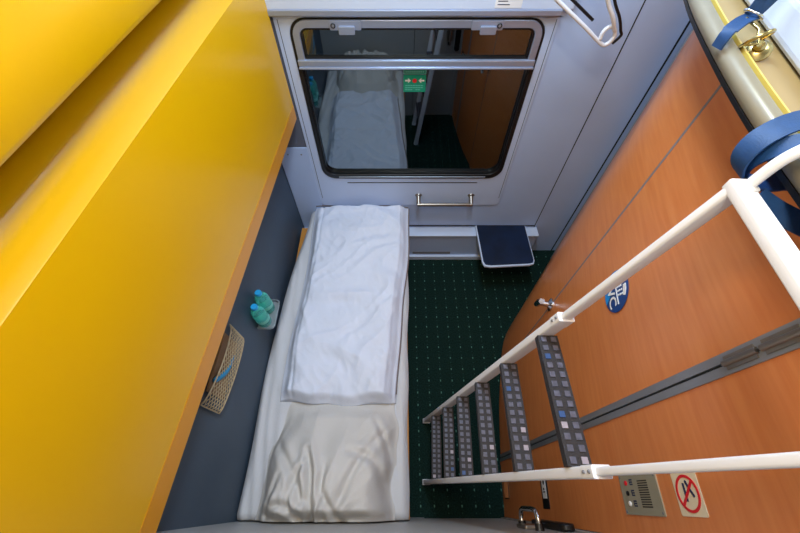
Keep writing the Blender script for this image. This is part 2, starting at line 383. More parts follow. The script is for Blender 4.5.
# heater casing along the foot of the wall
bm = BM(); box(bm, LW + 0.003, 1.035, 1.655, D - 0.001, 0.03, 0.29)
h = struct(obj('baseboard_front', bm, M['wall'], bevel=0.004), 'grey heater casing along the foot of the window wall', 'heater casing')
bm = BM(); box(bm, LW + 0.003, 1.035, 1.645, D - 0.001, 0.288, 0.302)
obj('heater_top', bm, M['white_panel'], h, bevel=0.003)
bm = BM(); box(bm, LW + 0.003, 1.035, 1.635, 1.66, 0.0, 0.045)
obj('heater_plinth', bm, M['white_panel'], h, bevel=0.003)
bm = BM(); box(bm, 0.10, 0.40, 1.652, 1.656, 0.06, 0.085)
obj('heater_slot', bm, M['seam_grey'], h)
bm = BM(); box(bm, LW + 0.003, 1.01, D - 0.006, D - 0.001, 0.318, 0.324)
obj('heater_gap', bm, M['seam'], h)

# ------------------------------------------------------------------ right-hand wooden cell
WP = [(1.285, 1.725), (1.06, 1.41), (0.90, 1.19), (0.745, 0.965), (0.68, 0.735), (0.632, 0.50), (0.601, 0.252), (0.582, 0.0), (0.575, BK)]
WS = smooth_path([(a, b, 0) for a, b in WP], 12)
def wall_x(y):
    for a, b in zip(WS, WS[1:]):
        if b.y <= y <= a.y: return b.x + (a.x - b.x) * (y - b.y) / (a.y - b.y)
    return WS[-1].x if y < 0 else WS[0].x
def wall_frame(y, z):
    e = 0.01; t = Vector((wall_x(y - e) - wall_x(y + e), -2 * e, 0)).normalized()
    return (Vector((wall_x(y), y, z)), t, Z.copy(), Z.cross(t).normalized() * -1 if Z.cross(t).x > 0 else Z.cross(t).normalized())
ZT = 2.06
def wall_strip(bm, y0, y1, z0, z1, off=0.0, th=0.022, n=24, mi=0):
    """curved panel following the cell between y0 and y1; off = how far its face stands in front of the wall line"""
    prof = []
    for k in range(n + 1):
        y = y0 + (y1 - y0) * k / n; f = wall_frame(y, 0); prof.append((f[0] + f[3] * off, f[0] + f[3] * (off - th)))
    rr = []
    for a, b_ in prof:
        rr.append([bm.verts.new((a.x, a.y, z0)), bm.verts.new((a.x, a.y, z1)), bm.verts.new((b_.x, b_.y, z1)), bm.verts.new((b_.x, b_.y, z0))])
    for a, b_ in zip(rr, rr[1:]):
        for k in range(4): bm.faces.new((a[k], a[(k + 1) % 4], b_[(k + 1) % 4], b_[k])).material_index = mi
    bm.faces.new(rr[0]).material_index = mi; bm.faces.new(rr[-1][::-1]).material_index = mi
    return bm
bm = BM(); wall_strip(bm, 1.722, 0.739, 0, ZT, n=40)
wr = struct(obj('wall_right', bm, M['wood'], smooth=30), 'curved cherry wood wall between the window wall and the washroom door', 'wall')
bm = BM(); wall_strip(bm, 1.715, 1.645, 0, ZT, off=0.004, th=0.004, n=4)
obj('corner_strip', bm, M['strip'], wr)
bm = BM(); wall_strip(bm, 0.731, 0.226, 0.012, ZT, n=20)
dr = struct(obj('door_1', bm, M['wood'], smooth=30), 'cherry wood washroom door leaf with a blue round sticker', 'door')
bm = BM(); wall_strip(bm, 0.739, 0.731, 0, ZT, off=0.0005, th=0.01, n=3)
obj('edge_seal', bm, M['seam_grey'], dr)
bm = BM(); wall_strip(bm, 0.190, BK + 0.002, 0.0, ZT, n=14)
w2 = struct(obj('wall_panel_right', bm, M['wood'], smooth=30), 'cherry wood panel with the control unit next to the entrance', 'wall')
w2.name = 'wall_right_entrance'
bm = BM(); wall_strip(bm, 0.227, 0.2105, 0.01, ZT, off=0.003, th=0.02, n=3); wall_strip(bm, 0.2055, 0.189, 0.01, ZT, off=0.003, th=0.02, n=3)
wall_strip(bm, 0.2110, 0.2050, 0.01, ZT, off=-0.004, th=0.01, n=1, mi=1)
hp = struct(obj('trim_3', bm, [M['alu'], M['seam']]), 'aluminium hinge profile between the washroom door and the wood panel', 'trim')
bm = BM()
for k in range(3):
    z = 1.755 + k * 0.082; f = wall_frame(0.208, z)
    lathe(bm, f[0] + f[3] * 0.004, [(0.006, 0), (0.006, 0.074)], 12)
    fbox(bm, f, -0.012, 0.012, 0.004, 0.07, 0.003, 0.005)
obj('hinge', bm, M['steel'], hp)
# door latch on the seam
f = wall_frame(0.735, 0.96)
lr = empty('door_latch', f[0]); tag(lr, 'chrome turn latch on the washroom door edge', 'latch')
bm = BM(); lathe(bm, f[0], [(0.030, 0), (0.030, 0.005), (0.020, 0.010), (0.013, 0.014), (0.013, 0.055)], 20, axis=f[3])
obj('rosette', bm, M['chrome'], lr, smooth=40)
bm = BM(); c = f[0] + f[3] * 0.052
tube(bm, [c - Z * 0.036 - f[1] * 0.01, c, c + Z * 0.036 + f[1] * 0.012], 0.015, 12, scale=lambda t: 1.1 - 0.5 * abs(t - 0.5))
obj('lever', bm, M['chrome'], lr, smooth=40)

# WC sign
f = wall_frame(0.510, 1.488); f = (f[0] + f[3] * 0.0015, f[1], f[2], f[3])
R = 0.063
bm = BM(); fpoly(bm, f, circle(0, 0, R, 48), 0, 0.0012, 0)
tp = [p for p in circle(0, 0, R - 0.0002, 48, math.radians(140), math.radians(285))]
fpoly(bm, f, tp, 0.001, 0.0018, 1)
text_into(bm, f, 'WC', 0.052, -0.002, -0.026, 0.0026, 2)
fbox(bm, f, -0.044, 0.044, 0.000, 0.0035, 0.001, 0.0026, 2)
for a in range(3):
    for q in range(3): fbox(bm, f, -0.010 + a * 0.013 + q * 0.002, -0.005 + a * 0.013 + q * 0.002, 0.008 + q * 0.009, 0.013 + q * 0.009, 0.001, 0.0026, 2)
fpoly(bm, f, [(0.000, 0.040), (0.030, 0.032), (0.034, 0.040), (0.018, 0.050), (0.002, 0.052)], 0.001, 0.0026, 2)
tag(obj('washroom_sign', bm, [M['navy_sign'], M['sky_sign'], M['white']]), 'round blue WC sticker with a shower symbol on the wooden door', 'sign')

# no smoking sign
f = wall_frame(0.011, 1.546); f = (f[0] + f[3] * 0.0005, f[1], f[2], f[3])
bm = BM(); fpoly(bm, f, rrect(-0.039, 0.039, -0.038, 0.038, 0.004), 0, 0.001, 0)
fring(bm, f, circle(0, 0, 0.033, 40), circle(0, 0, 0.028, 40), 0.001, 0.0022, 1)
o_, R_, U_, N_ = f
def frot(f, a): return (f[0], f[1] * cos(a) + f[2] * sin(a), f[2] * cos(a) - f[1] * sin(a), f[3])
fbox(bm, frot(f, math.radians(-45)), -0.029, 0.029, -0.0025, 0.0025, 0.0012, 0.0026, 1)
fbox(bm, f, -0.018, 0.014, -0.009, -0.004, 0.001, 0.002, 2)
g = (f[0] + f[1] * -0.006 + f[2] * 0.010, f[1], f[2], f[3])
fbox(bm, frot(g, math.radians(30)), -0.016, 0.014, -0.0025, 0.0025, 0.001, 0.002, 2)
fpoly(bm, f, circle(-0.02, 0.003, 0.003, 10), 0.001, 0.002, 2)
tag(obj('no_smoking_sign', bm, [M['cream'], M['red'], M['ink']]), 'cream square no smoking sign with a red circle on the wood panel', 'sign')

# control panel
f = wall_frame(0.012, 1.375)
cr = empty('control_panel', f[0]); tag(cr, 'grey metal control panel with speaker slots and buttons beside the no smoking sign', 'control panel')
bm = BM(); fpoly(bm, f, rrect(-0.043, 0.043, -0.08, 0.08, 0.003), 0, 0.003); obj('face_plate', bm, M['panel_grey'], cr)
bm = BM()
for k in range(12): fbox(bm, f, -0.028 + k * 0.0048, -0.0258 + k * 0.0048, 0.002, 0.042, 0.003, 0.0036)
obj('speaker_grille', bm, M['seam'], cr)
for k, (a, c_) in enumerate(((-0.024, 'red'), (-0.002, 'black'), (0.020, 'white'))):
    bm = BM(); lathe(bm, f[0] + f[1] * a + f[2] * -0.05 + f[3] * 0.003, [(0.0055, 0), (0.0055, 0.002), (0.004, 0.003)], 14, axis=f[3])
    obj('button', bm, M[c_], cr)
for a in (-0.026, -0.003, 0.019):
    bm = BM()
    for q in range(3): fbox(bm, f, a - 0.006 + q * 0.005, a - 0.003 + q * 0.005, -0.033, -0.020, 0.003, 0.0034)
    fbox(bm, f, a - 0.006, a + 0.006, -0.0335, -0.031, 0.003, 0.0034)
    obj('pictogram', bm, M['ink'], cr)
for a in (-0.037, 0.037):
    for q in (-0.074, 0.074):
        bm = BM(); lathe(bm, f[0] + f[1] * a + f[2] * q + f[3] * 0.003, [(0.0028, 0), (0.0028, 0.001)], 8, axis=f[3])
        obj('screw', bm, M['seam_grey'], cr)

# black and white label low on the panel
f = wall_frame(0.045, 0.70)
bm = BM(); fbox(bm, f, -0.060, 0.075, -0.037, 0.037, 0, 0.002, 0); fbox(bm, f, -0.045, 0.040, -0.022, 0.022, 0.002, 0.003, 1)
fpoly(bm, f, circle(-0.016, 0.002, 0.009, 14), 0.003, 0.0038, 0); fbox(bm, f, 0.004, 0.012, -0.008, 0.004, 0.003, 0.0038, 0); fbox(bm, f, 0.016, 0.020, -0.012, 0.012, 0.003, 0.0038, 0)
tag(obj('door_label', bm, [M['black'], M['white']]), 'small black label with white centre low on the wood panel by the entrance', 'sign')
bm = BM(); f = wall_frame(0.05, 0.09)
fbox(bm, f, -0.05, 0.045, -0.045, 0.045, 0, 0.002, 0)
for k in range(5): fbox(bm, f, -0.045, 0.04, -0.038 + k * 0.017, -0.030 + k * 0.017, 0.002, 0.005, 1)
tag(obj('air_vent', bm, [M['seam'], M['wood']]), 'small dark louvred vent at the foot of the wood panel', 'vent')

# ------------------------------------------------------------------ shelf on top of the cell, with its rail
RP = smooth_path([(0.690, 1.08, 2.075), (0.624, 0.876, 2.075), (0.572, 0.651, 2.075), (0.540, 0.468, 2.075), (0.522, 0.30, 2.075), (0.510, 0.10, 2.075), (0.505, BK + 0.005, 2.075)], 8)
RP = [Vector((0.84, 1.30, 2.075)), Vector((0.76, 1.20, 2.075))] + RP
bm = BM()
pts = [(p.x + 0.004, p.y) for p in RP] + [(1.50, BK + 0.005), (1.50, D - 0.033), (1.19, D - 0.033)]
a = [bm.verts.new((x, y, 2.062)) for x, y in pts]; b_ = [bm.verts.new((x, y, 2.078)) for x, y in pts]
bm.faces.new(a[::-1]); bm.faces.new(b_)
for i in range(len(pts)): bm.faces.new((a[i], a[(i + 1) % len(pts)], b_[(i + 1) % len(pts)], b_[i]))
sh = obj('luggage_shelf', bm, M['beige_flat']); tag(sh, 'beige luggage shelf with a curved metal rail above the wooden door', 'shelf')
def railprof(pts): return pts
bm = BM(); sweep(bm, RP, [(-0.022, 0.002), (-0.022, -0.016), (-0.002, -0.018), (0.004, -0.012), (0.006, -0.002), (0.004, 0.008), (-0.004, 0.014), (-0.014, 0.014)], up=(0, 0, 1))
rl = obj('curved_rail', bm, M['beige'], sh, smooth=50)
bm = BM(); sweep(bm, [p + Vector((0.004, 0, -0.020)) for p in RP], [(-0.018, -0.004), (0.0055, -0.004), (0.0075, 0.005), (-0.018, 0.005)], up=(0, 0, 1))
obj('rubber_seal', bm, M['rubber'], sh)
bm = BM(); sweep(bm, [p + Vector((0.020, -0.003, 0.012)) for p in RP], [(-0.0016, -0.010), (0.0016, -0.010), (0.0016, 0.005), (-0.0016, 0.005)], up=(0, 0, 1))
obj('edge_strip', bm, M['gold_line'], sh)
# folded bedding on the shelf
def bed_pad(name, x0, y0, x1, y1, w_, z0, z1, m, label, cat):
    a0 = Vector((x0, y0, 0)); a1 = Vector((x1, y1, 0)); t = (a1 - a0).normalized(); nrm = Vector((t.y, -t.x, 0))
    if nrm.x < 0: nrm = -nrm
    bm = BM(); fr = (Vector((x0, y0, z0)), t, Z.copy(), nrm)
    fbox(bm, fr, 0, (a1 - a0).length, 0, z1 - z0, 0, w_)
    o = obj(name, bm, m, bevel=0.018, seg=4); tag(o, label, cat); return o
bed_pad('folded_mattress', 0.735, 1.00, 0.600, 0.36, 0.30, 2.079, 2.15, M['white_panel'], 'white folded mattress lying on the shelf above the door', 'mattress')
bed_pad('yellow_cushion', 0.79, 0.98, 0.665, 0.40, 0.22, 2.1505, 2.21, mat('pale_yellow_fabric', srgb(240, 222, 120), 0.7, noise_amt=0.05, nscale=20, bump=0.1, bscale=200), 'pale yellow cushion on top of the white folded mattress', 'cushion')
# cell top backing walls (outside the visible room)
bm = BM(); box(bm, 1.42, 1.50, BK, D, 0, 3.05)
struct(obj('wall_side', bm, M['wall']))

# ------------------------------------------------------------------ back wall with the entrance door
bm = BM(); box(bm, -0.85, 0.13, BK - 0.08, BK, 0, 3.05); box(bm, 0.555, 1.50, BK - 0.08, BK, 0, 3.05); box(bm, 0.13, 0.555, BK - 0.08, BK, 2.0, 3.05)
bk = struct(obj('wall_back', bm, M['back']), 'pale grey wall behind the head of the bed', 'wall')
bm = BM(); box(bm, 0.134, 0.551, BK - 0.045, BK - 0.004, 0.004, 1.996)
d2 = struct(obj('door_2', bm, M['back'], bevel=0.003), 'pale grey entrance door under the camera', 'door')
lk = empty('door_pull', (0.49, BK, 0.85)); tag(lk, 'chrome pull handle on a black lock case of the entrance door', 'handle')
FD = (Vector((0, BK - 0.004, 0)), -X, Z, Y)
bm = BM(); fpoly(bm, FD, rrect(-0.552, -0.505, 0.70, 1.02, 0.02), 0, 0.022)
obj('lock_case', bm, M['black'], lk, smooth=30, bevel=0.006)
bm = BM(); fpoly(bm, FD, rrect(-0.490, -0.425, 0.79, 0.90, 0.006), 0, 0.012)
obj('lock_plate', bm, M['steel'], lk, bevel=0.003)
bm = BM()
hy = BK + 0.052
tube(bm, smooth_path([(0.455, BK + 0.012, 0.765), (0.455, BK + 0.036, 0.767), (0.455, hy, 0.79), (0.455, hy + 0.002, 0.85), (0.455, hy, 0.935), (0.455, BK + 0.036, 0.958), (0.455, BK + 0.012, 0.96)], 6), 0.0085, 12)
obj('pull_bar', bm, M['chrome'], lk, smooth=40)
for z in (0.765, 0.96):
    bm = BM(); lathe(bm, (0.455, BK - 0.004, z), [(0.015, 0), (0.013, 0.020)], 14, axis=(0, 1, 0))
    obj('ferrule', bm, M['black'], lk)

# ------------------------------------------------------------------ yellow bunks folded on the left
def xf(y): return -0.633 + 0.049 * y
def bunk(name, prof, y0, y1, m, parent=None, n=24, sm=True, skew=1, xo=0):
    """prof: (offset from front face, z), closed"""
    bm = BM(); A = []
    for k in range(n + 1):
        y = y0 + (y1 - y0) * k / n
        A.append([bm.verts.new((max(xf(y) + a + xo, LW + 0.001) if a > -0.5 else LW + 0.001, y, z)) for a, z in prof])
    for p, q in zip(A, A[1:]):
        for k in range(len(prof)): bm.faces.new((p[k], p[(k + 1) % len(prof)], q[(k + 1) % len(prof)], q[k]))
    bm.faces.new(A[0]); bm.faces.new(A[-1][::-1])
    return obj(name, bm, m, parent, smooth=38)
mb = empty('folded_bunk', (-0.67, 0.8, 1.23)); tag(mb, 'large yellow middle bunk folded up against the wall above the bed', 'bunk')
arc = [(-0.0025, 1.887), (-0.013, 1.915)] + [(-0.100 + 0.084 * cos(a), 1.918 + 0.066 * sin(a)) for a in [math.radians(q) for q in range(12, 91, 6)]]
bunk('bunk_panel', [(0, 1.315), (0, 1.884)] + arc + [(-9, 1.983), (-9, 1.315)], BK + 0.005, 1.700, M['yellow'], mb)
bunk('bottom_lip', [(-0.010, 1.233), (-0.0003, 1.240), (0.0010, 1.3145), (-9, 1.3145), (-9, 1.233)], BK + 0.005, 1.700, M['yellow_shaded'], mb)
ub = empty('upper_bunk', (-0.62, 0.8, 2.02)); tag(ub, 'yellow upper bunk at the top left, above the folded bunk', 'bunk')
bunk('bunk_panel', [(0.030, 2.050), (0.042, 2.054), (0.048, 2.066), (0.049, 2.148), (0.020, 2.45), (-9, 2.45), (-9, 2.050)], BK + 0.005, 1.690, M['yellow'], ub, xo=0.005)

# ------------------------------------------------------------------ bed
bed = empty('bed', (-0.33, 0.82, 0)); tag(bed, 'narrow lower berth with a white sheet along the dark left wall', 'bed')
bm = BM(); box(bm, LW + 0.020, 0.045, BK + 0.004, 1.64, 0.30, 0.40); box(bm, LW + 0.004, 0.0, BK + 0.004, 1.60, 0.0, 0.298)
obj('bed_base', bm, M['orange_board'], bed, bevel=0.003)
def mx0(y):  # left edge of the mattress
    return LW + 0.006 + 0.092 * ss(0.70, 1.85, y) + 0.004 * sin(y * 9)
def mx1(y): return 0.040 + 0.018 * ss(0.2, 1.7, y) + 0.004 * sin(y * 13 + 1)
def rid(p, sc, o=0): return 1 - abs(noise.noise(Vector((p[0] * sc[0], p[1] * sc[1], o)))) * 2
def sheet_z(x, y):
    z = 0.505
    z += 0.006 * noise.noise(Vector((x * 9, y * 5, 3))) + 0.010 * rid((x + 0.12 * y, y), (20, 2.2), 4)
    return z
def mattress_fn(u, v):
    y = BK + 0.006 + (1.722 - BK - 0.006) * v
    a, c_ = mx0(y), mx1(y)
    # cross-section: skirt - top - skirt
    if u < 0.12: s = u / 0.12; x = a + 0.004 * (1 - s) + 0.006 * noise.noise(Vector((y * 14, s * 3, 1))) * (1 - s); z = 0.40 + 0.085 * s
    elif u > 0.88: s = (1 - u) / 0.12; x = c_ - 0.004 * (1 - s) + 0.007 * noise.noise(Vector((y * 14, s * 3, 9))) * (1 - s) ; z = 0.40 + 0.085 * s
    else:
        s = (u - 0.12) / 0.76; x = a + (c_ - a) * s
        e = min(s, 1 - s) * (c_ - a); z = 0.485 + (sheet_z(x, y) - 0.485) * ss(0, 0.03, e)
    ey = min(y - BK, 1.725 - y); z -= 0.02 * (1 - ss(0, 0.03, ey))
    return (min(max(x, LW + 0.002), 0.075), y, z)
bm = BM(); g = grid(bm, 90, 200, mattress_fn)
bm.faces.new([v for v in g[0]]); bm.faces.new([v for v in reversed(g[-1])])
obj('mattress', bm, M['sheet'], bed, smooth=True)

# duvet
def dedge(y): return (-0.600 + 0.02 * ss(0.4, 1.7, y) + 0.008 * sin(y * 6 + 1), -0.022 + 0.080 * ss(0.35, 1.6, y) + 0.004 * sin(y * 11))
def wr(x, y):
    p = Vector((x, y, 0)); wv = noise.noise(p * 3.1) * 0.25
    z = 0.021 * rid((x * 0.7 + y * 0.55 + wv, y - x * 0.3 + wv), (5.5, 2.6), 11)
    z += 0.014 * rid((x - y * 0.8 + wv * 1.4, y + x * .6), (7, 2.6), 23)
    z += 0.016 * noise.noise(Vector((x * 4, y * 2.4, 5)))
    z += 0.0045 * rid((x + y * .3, y), (20, 12), 31)
    return z
def duvet_fn(u, v):
    y = 0.405 + (1.722 - 0.405) * v; a, c_ = dedge(y)
    sk = 0.07
    if u < sk: s = u / sk; x = a - 0.006 * (1 - s); z0 = 0.506; z = z0 + 0.028 * s; body = 0
    elif u > 1 - sk: s = (1 - u) / sk; x = min(c_ + 0.006 * (1 - s), 0.066); z0 = 0.506; z = z0 + 0.028 * s; body = 0
    else:
        s = (u - sk) / (1 - 2 * sk); x = a + (c_ - a) * s; e = min(s, 1 - s) * (c_ - a)
        z = 0.534 + (0.036 + wr(x, y)) * ss(0, 0.06, e)
        # a second layer seam running down the left side
        if s < 0.5: z += -0.010 * math.exp(-((x - a - 0.055 - 0.01 * sin(y * 5)) / 0.008) ** 2)
        z -= 0.006 * math.exp(-((c_ - x - 0.045) / 0.007) ** 2)
    e2 = min(v, 1 - v) * 1.317
    z -= (z - 0.512) * 0.85 * (1 - ss(-0.01, 0.045, e2))
    yy = y + (0.012 * sin(x * 9 + 0.8) + 0.006 * sin(x * 31)) * (1 - v) ** 6
    yy = min(yy - (0.020 * (math.exp(-((x + 0.29) / 0.05) ** 2)) * v ** 20), 1.724)
    return (x, yy, max(z, 0.509))
bm = BM(); g = grid(bm, 110, 220, duvet_fn)
bot = BM
bm.faces.new([v for v in g[0]]); bm.faces.new([v for v in reversed(g[-1])])
dv = obj('duvet', bm, M['duvet'], smooth=True); tag(dv, 'white folded duvet with creases covering the lower two thirds of the bed', 'duvet')
sol = dv.modifiers.new('s', 'SOLIDIFY'); sol.thickness = 0.003; sol.offset = -1
bm = BM()
tube(bm, smooth_path([duvet_fn(u, 1.0)[:2] + (0.530 + 0.012 * sin(u * 11),) for u in [0.07 + 0.86 * k / 24 for k in range(25)]], 2), 0.0045, 6)
obj('piping', bm, M['piping'], dv)
bm = BM()
tube(bm, [(dedge(y)[1] + 0.005, y, 0.524 + 0.003 * sin(y * 20)) for y in [0.45 + 1.26 * k / 50 for k in range(51)]], 0.004, 6)
obj('side_piping', bm, M['piping'], dv)

# pillow, reaching to the back wall
CR = [([(-0.56, 0.343), (-0.602, 0.184), (-0.596, 0.0)], 0.014, 1.0), ([(-0.403, 0.184), (-0.368, 0.068), (-0.358, -0.102)], 0.014, 2.2),
      ([(-0.396, 0.154), (-0.441, 0.068), (-0.449, -0.026)], 0.012, 0.9), ([(-0.248, 0.184), (-0.111, 0.139), (-0.042, -0.026)], 0.016, 0.9),
      ([(-0.118, 0.326), (-0.045, 0.169), (-0.018, -0.052)], 0.013, 1.0), ([(-0.56, -0.096), (-0.498, -0.02), (-0.414, -0.052), (-0.361, -0.102)], 0.016, 1.2),
      ([(-0.58, 0.245), (-0.453, 0.096), (-0.39, 0.0)], 0.016, 0.9), ([(-0.047, 0.293), (-0.177, 0.139), (-0.259, -0.052)], 0.015, 0.8),
      ([(-0.502, 0.096), (-0.533, 0.0), (-0.554, -0.052)], 0.012, 0.9), ([(-0.31, 0.139), (-0.314, 0.027), (-0.225, -0.09)], 0.014, 1.0)]
CR = [(smooth_path([(a, b_, 0) for a, b_ in p], 6), w_, d_) for p, w_, d_ in CR]
def crease(x, y):
    """folds of the cloth: a groove with a soft ridge on either side, fading at both ends"""
    t = 0
    for P, w_, d_ in CR:
        best = 9; fa = 0
        for i in range(len(P) - 1):
            ax, ay = P[i].x, P[i].y; dx, dy = P[i + 1].x - ax, P[i + 1].y - ay
            k = max(0, min(1, ((x - ax) * dx + (y - ay) * dy) / (dx * dx + dy * dy + 1e-9)))
            dd = math.hypot(x - ax - k * dx, y - ay - k * dy)
            if dd < best: best = dd; fa = (i + k) / (len(P) - 1)
        if best < 5 * w_:
            q = best / w_; t += d_ * (-math.exp(-q * q) + 0.55 * math.exp(-((q - 1.9) / 1.1) ** 2)) * (0.25 + 0.75 * ss(0, 0.3, fa))
    return t
def pillow_fn(u, v):
    y = BK + 0.006 + 0.490 * v; t = v
    a = -0.628 + 0.055 * ss(0.15, 0.95, v) + 0.010 * sin(v * 9); c_ = -0.020 - 0.012 * sin(v * 7) + 0.005 * sin(v * 19)
    s = u; x = a + (c_ - a) * s
    e = min(s, 1 - s) * (c_ - a)
    h = (1 - (1 - ss(0, 0.15, e)) ** 2) * (0.035 + 0.14 * (ss(0.0, 0.09, v) * 0.45 + 0.55) * (1 - ss(0.20, 1.0, v)))
    h *= 0.85 + 0.25 * sin(s * pi)
    px, py = -0.36, -0.12                       # creases gather towards a point at the wall
    ang = atan2(x - px, y - py); rr_ = math.hypot(x - px, y - py)
    f = 0.020 * rid((ang * 1.1, rr_), (2.1, 1.6), 41) + 0.006 * rid((ang, rr_), (4.5, 4), 47) + 0.020 * noise.noise(Vector((x * 7, y * 6, 50)))
    h += (f + 0.006) * ss(0, 0.05, e) * ss(0, 0.12, 1 - v + 0.05)
    h += 0.015 * crease(x, y) * ss(0, 0.06, e)
    e2 = (1 - v) * 0.49
    h *= ss(-0.02, 0.10, e2)
    return (x, y, 0.5105 + max(h, -0.002))
bm = BM(); g = grid(bm, 120, 110, pillow_fn)
bt = [[None] * 121 for _ in range(2)]
edge = [g[0][i] for i in range(121)] + [g[j][120] for j in range(1, 111)] + [g[110][i] for i in range(119, -1, -1)] + [g[j][0] for j in range(109, 0, -1)]
low = [bm.verts.new((v.co.x, v.co.y, 0.508)) for v in edge]
for i in range(len(edge)): bm.faces.new((edge[i], edge[(i + 1) % len(edge)], low[(i + 1) % len(low)], low[i]))
pw = obj('pillow', bm, M['pillow'], smooth=True); tag(pw, 'creased off-white pillow at the near end of the bed', 'pillow')

# ------------------------------------------------------------------ fold-down navy step
st = empty('folding_step', (0.76, 1.68, 0.30)); tag(st, 'fold-down tray with a dark blue mat and white rim under the window', 'tray')
bm = BM(); F = (Vector((0, 0, 0.320)), X, Y, Z)
TX = [(0.563, 1.716), (0.935, 1.716), (0.940, 1.40), (0.930, 1.372), (0.90, 1.362), (0.625, 1.345), (0.585, 1.352), (0.572, 1.385)]
fpoly(bm, F, TX, 0, 0.018); obj('tray_frame', bm, M['white_panel'], st, bevel=0.004)
TI = [(0.570, 1.714), (0.930, 1.714), (0.934, 1.404), (0.925, 1.380), (0.898, 1.372), (0.630, 1.356), (0.592, 1.362), (0.580, 1.390)]
bm = BM(); fpoly(bm, F, TI, 0.012, 0.0205); obj('blue_mat', bm, M['navy'], st, bevel=0.004)
bm = BM(); box(bm, 0.60, 0.90, 1.68, 1.722, 0.3025, 0.320); obj('bracket', bm, M['white_panel'], st)

# ------------------------------------------------------------------ ladder
L0 = Vector((0.149, 0.086, 0)); L1 = Vector((0.163, 0.413, 0)); Ld = Vector((0.15, -0.025, 1))
lad = empty('ladder', (0.156, 0.25, 0)); tag(lad, 'white metal ladder with dark studded treads leaning against the shelf', 'ladder')
LU = Vector((1, 0, -0.15)).normalized()
LN = Ld.cross(Y).normalized() * (1 if Ld.cross(Y).x > 0 else -1)
def lp(base, z): return base + Ld * z
for base in (L0, L1):
    bm = BM(); sweep(bm, [lp(base, 0.0) + Z * 0.004, lp(base, 1.60)], rrect(-0.011, 0.011, -0.020, 0.020, 0.004, 3), up=LU)
    so = obj('stile', bm, M['white_metal'], lad, smooth=40)
    bm = BM(); sweep(bm, [lp(base, 1.570), lp(base, 1.606)], rrect(-0.0122, 0.0122, -0.0208, 0.0208, 0.004, 3), up=LU)
    obj('sleeve', bm, M['white_metal'], so, smooth=40)
    for z in (1.579, 1.597):
        bm = BM(); lathe(bm, lp(base, z) - LN * 0.0205, [(0.004, 0), (0.003, 0.003)], 8, axis=-LN)
        obj('rivet', bm, M['seam_grey'], so)
    bm = BM(); sweep(bm, [lp(base, 1.60), lp(base, 2.045)], rrect(-0.0075, 0.0075, -0.013, 0.013, 0.004, 3), up=LU)
    obj('extension_stile', bm, M['white_metal'], lad, smooth=40)
    bm = BM(); sweep(bm, [lp(base, 0.0), lp(base, 0.022)], rrect(-0.014, 0.014, -0.022, 0.022, 0.004, 3), up=LU)
    obj('foot', bm, M['white_metal'], so, smooth=40)
a, b_ = lp(L0, 2.045), lp(L1, 2.045)
bm = BM(); sweep(bm, [a - Y * 0.009, b_ + Y * 0.009], rrect(-0.0135, 0.0135, -0.009, 0.009, 0.003, 3), up=Z)
obj('top_crossbar', bm, M['white_metal'], lad, smooth=40)
for base in (L0, L1):
    p = lp(base, 2.045) + Vector((0.004, -0.006 if base is L1 else 0.006, 0))
    bm = BM(); tube(bm, smooth_path([p, p + Vector((0.004, 0.004, 0.018)), p + Vector((0.016, 0.006, 0.055)), p + Vector((0.045, 0.004, 0.084)), p + Vector((0.085, 0.002, 0.082)), p + Vector((0.110, 0.002, 0.052))], 8), 0.0075, 12)
    hk = obj('hook', bm, M['white_metal'], lad, smooth=40)
    bm = BM(); lathe(bm, p + Vector((-0.001, 0, -0.006)), [(0.012, 0), (0.012, 0.014), (0.010, 0.018)], 14, axis=(0.3, 0, 1))
    obj('ferrule', bm, M['white_metal'], hk, smooth=40)
for k in range(6):
    z = 0.25 * (k + 1) + 0.018; a, b_ = lp(L0, z + 0.022 * (k / 5) ** 3), lp(L1, z - 0.008 * k / 5)
    t = (b_ - a).normalized(); side = X.copy(); side = (side - t * side.dot(t)).normalized()
    F = ((a + b_) / 2, t, side, Z.copy())
    hl = (b_ - a).length / 2 - 0.0115; hw = 0.026
    bm = BM(); fbox(bm, F, -hl, hl, -hw, hw, -0.022, 0, 0)
    nn = 13
    for i in range(nn):
        for j in (-1, 1):
            cx_ = -hl + 2 * hl * (i + 0.5) / nn; q = random.random(); mi = 2 if q < 0.05 else 3 if q > 0.975 else 1
            fbox(bm, F, cx_ - 0.0068, cx_ + 0.0068, j * 0.0125 - 0.0066, j * 0.0125 + 0.0066, 0, 0.0025, mi)
    obj('tread', bm, [M['tread'], M['stud'], M['stud_light'], M['stud_blue']], lad)

# ------------------------------------------------------------------ blue straps and brass buckle
def ribbon(path, wv, th, name, mt, parent, upf, closed=False):
    bm = BM(); sweep(bm, path, [(-wv, -th), (wv, -th), (wv, th), (-wv, th)], closed=closed, up=upf)
    return obj(name, bm, mt, parent, smooth=40)
sb = empty('ladder_strap', (0.53, 0.42, 2.05)); tag(sb, 'dark blue webbing strap looped around the rail and the ladder hook', 'strap')
def loop(c, rx, rz, tilt, n=40, yo=0.0):
    out = []
    for k in range(n):
        a = 2 * pi * k / n
        out.append(c + Vector((cos(a) * rx, sin(a * 1 + 0.6) * yo, sin(a) * rz)))
    return out
ribbon(loop(Vector((0.548, 0.405, 2.072)), 0.078, 0.046, 0, yo=0.016), 0.016, 0.0014, 'loop', M['strap'], sb, lambda i, n: Vector((cos(2 * pi * i / n) * 0.046, 0, sin(2 * pi * i / n) * 0.078)), closed=True)
ribbon(loop(Vector((0.553, 0.383, 2.071)), 0.066, 0.052, 0, yo=-0.02), 0.013, 0.0014, 'loop', M['strap'], sb, lambda i, n: Vector((cos(2 * pi * i / n) * 0.05, 0, sin(2 * pi * i / n) * 0.07)), closed=True)
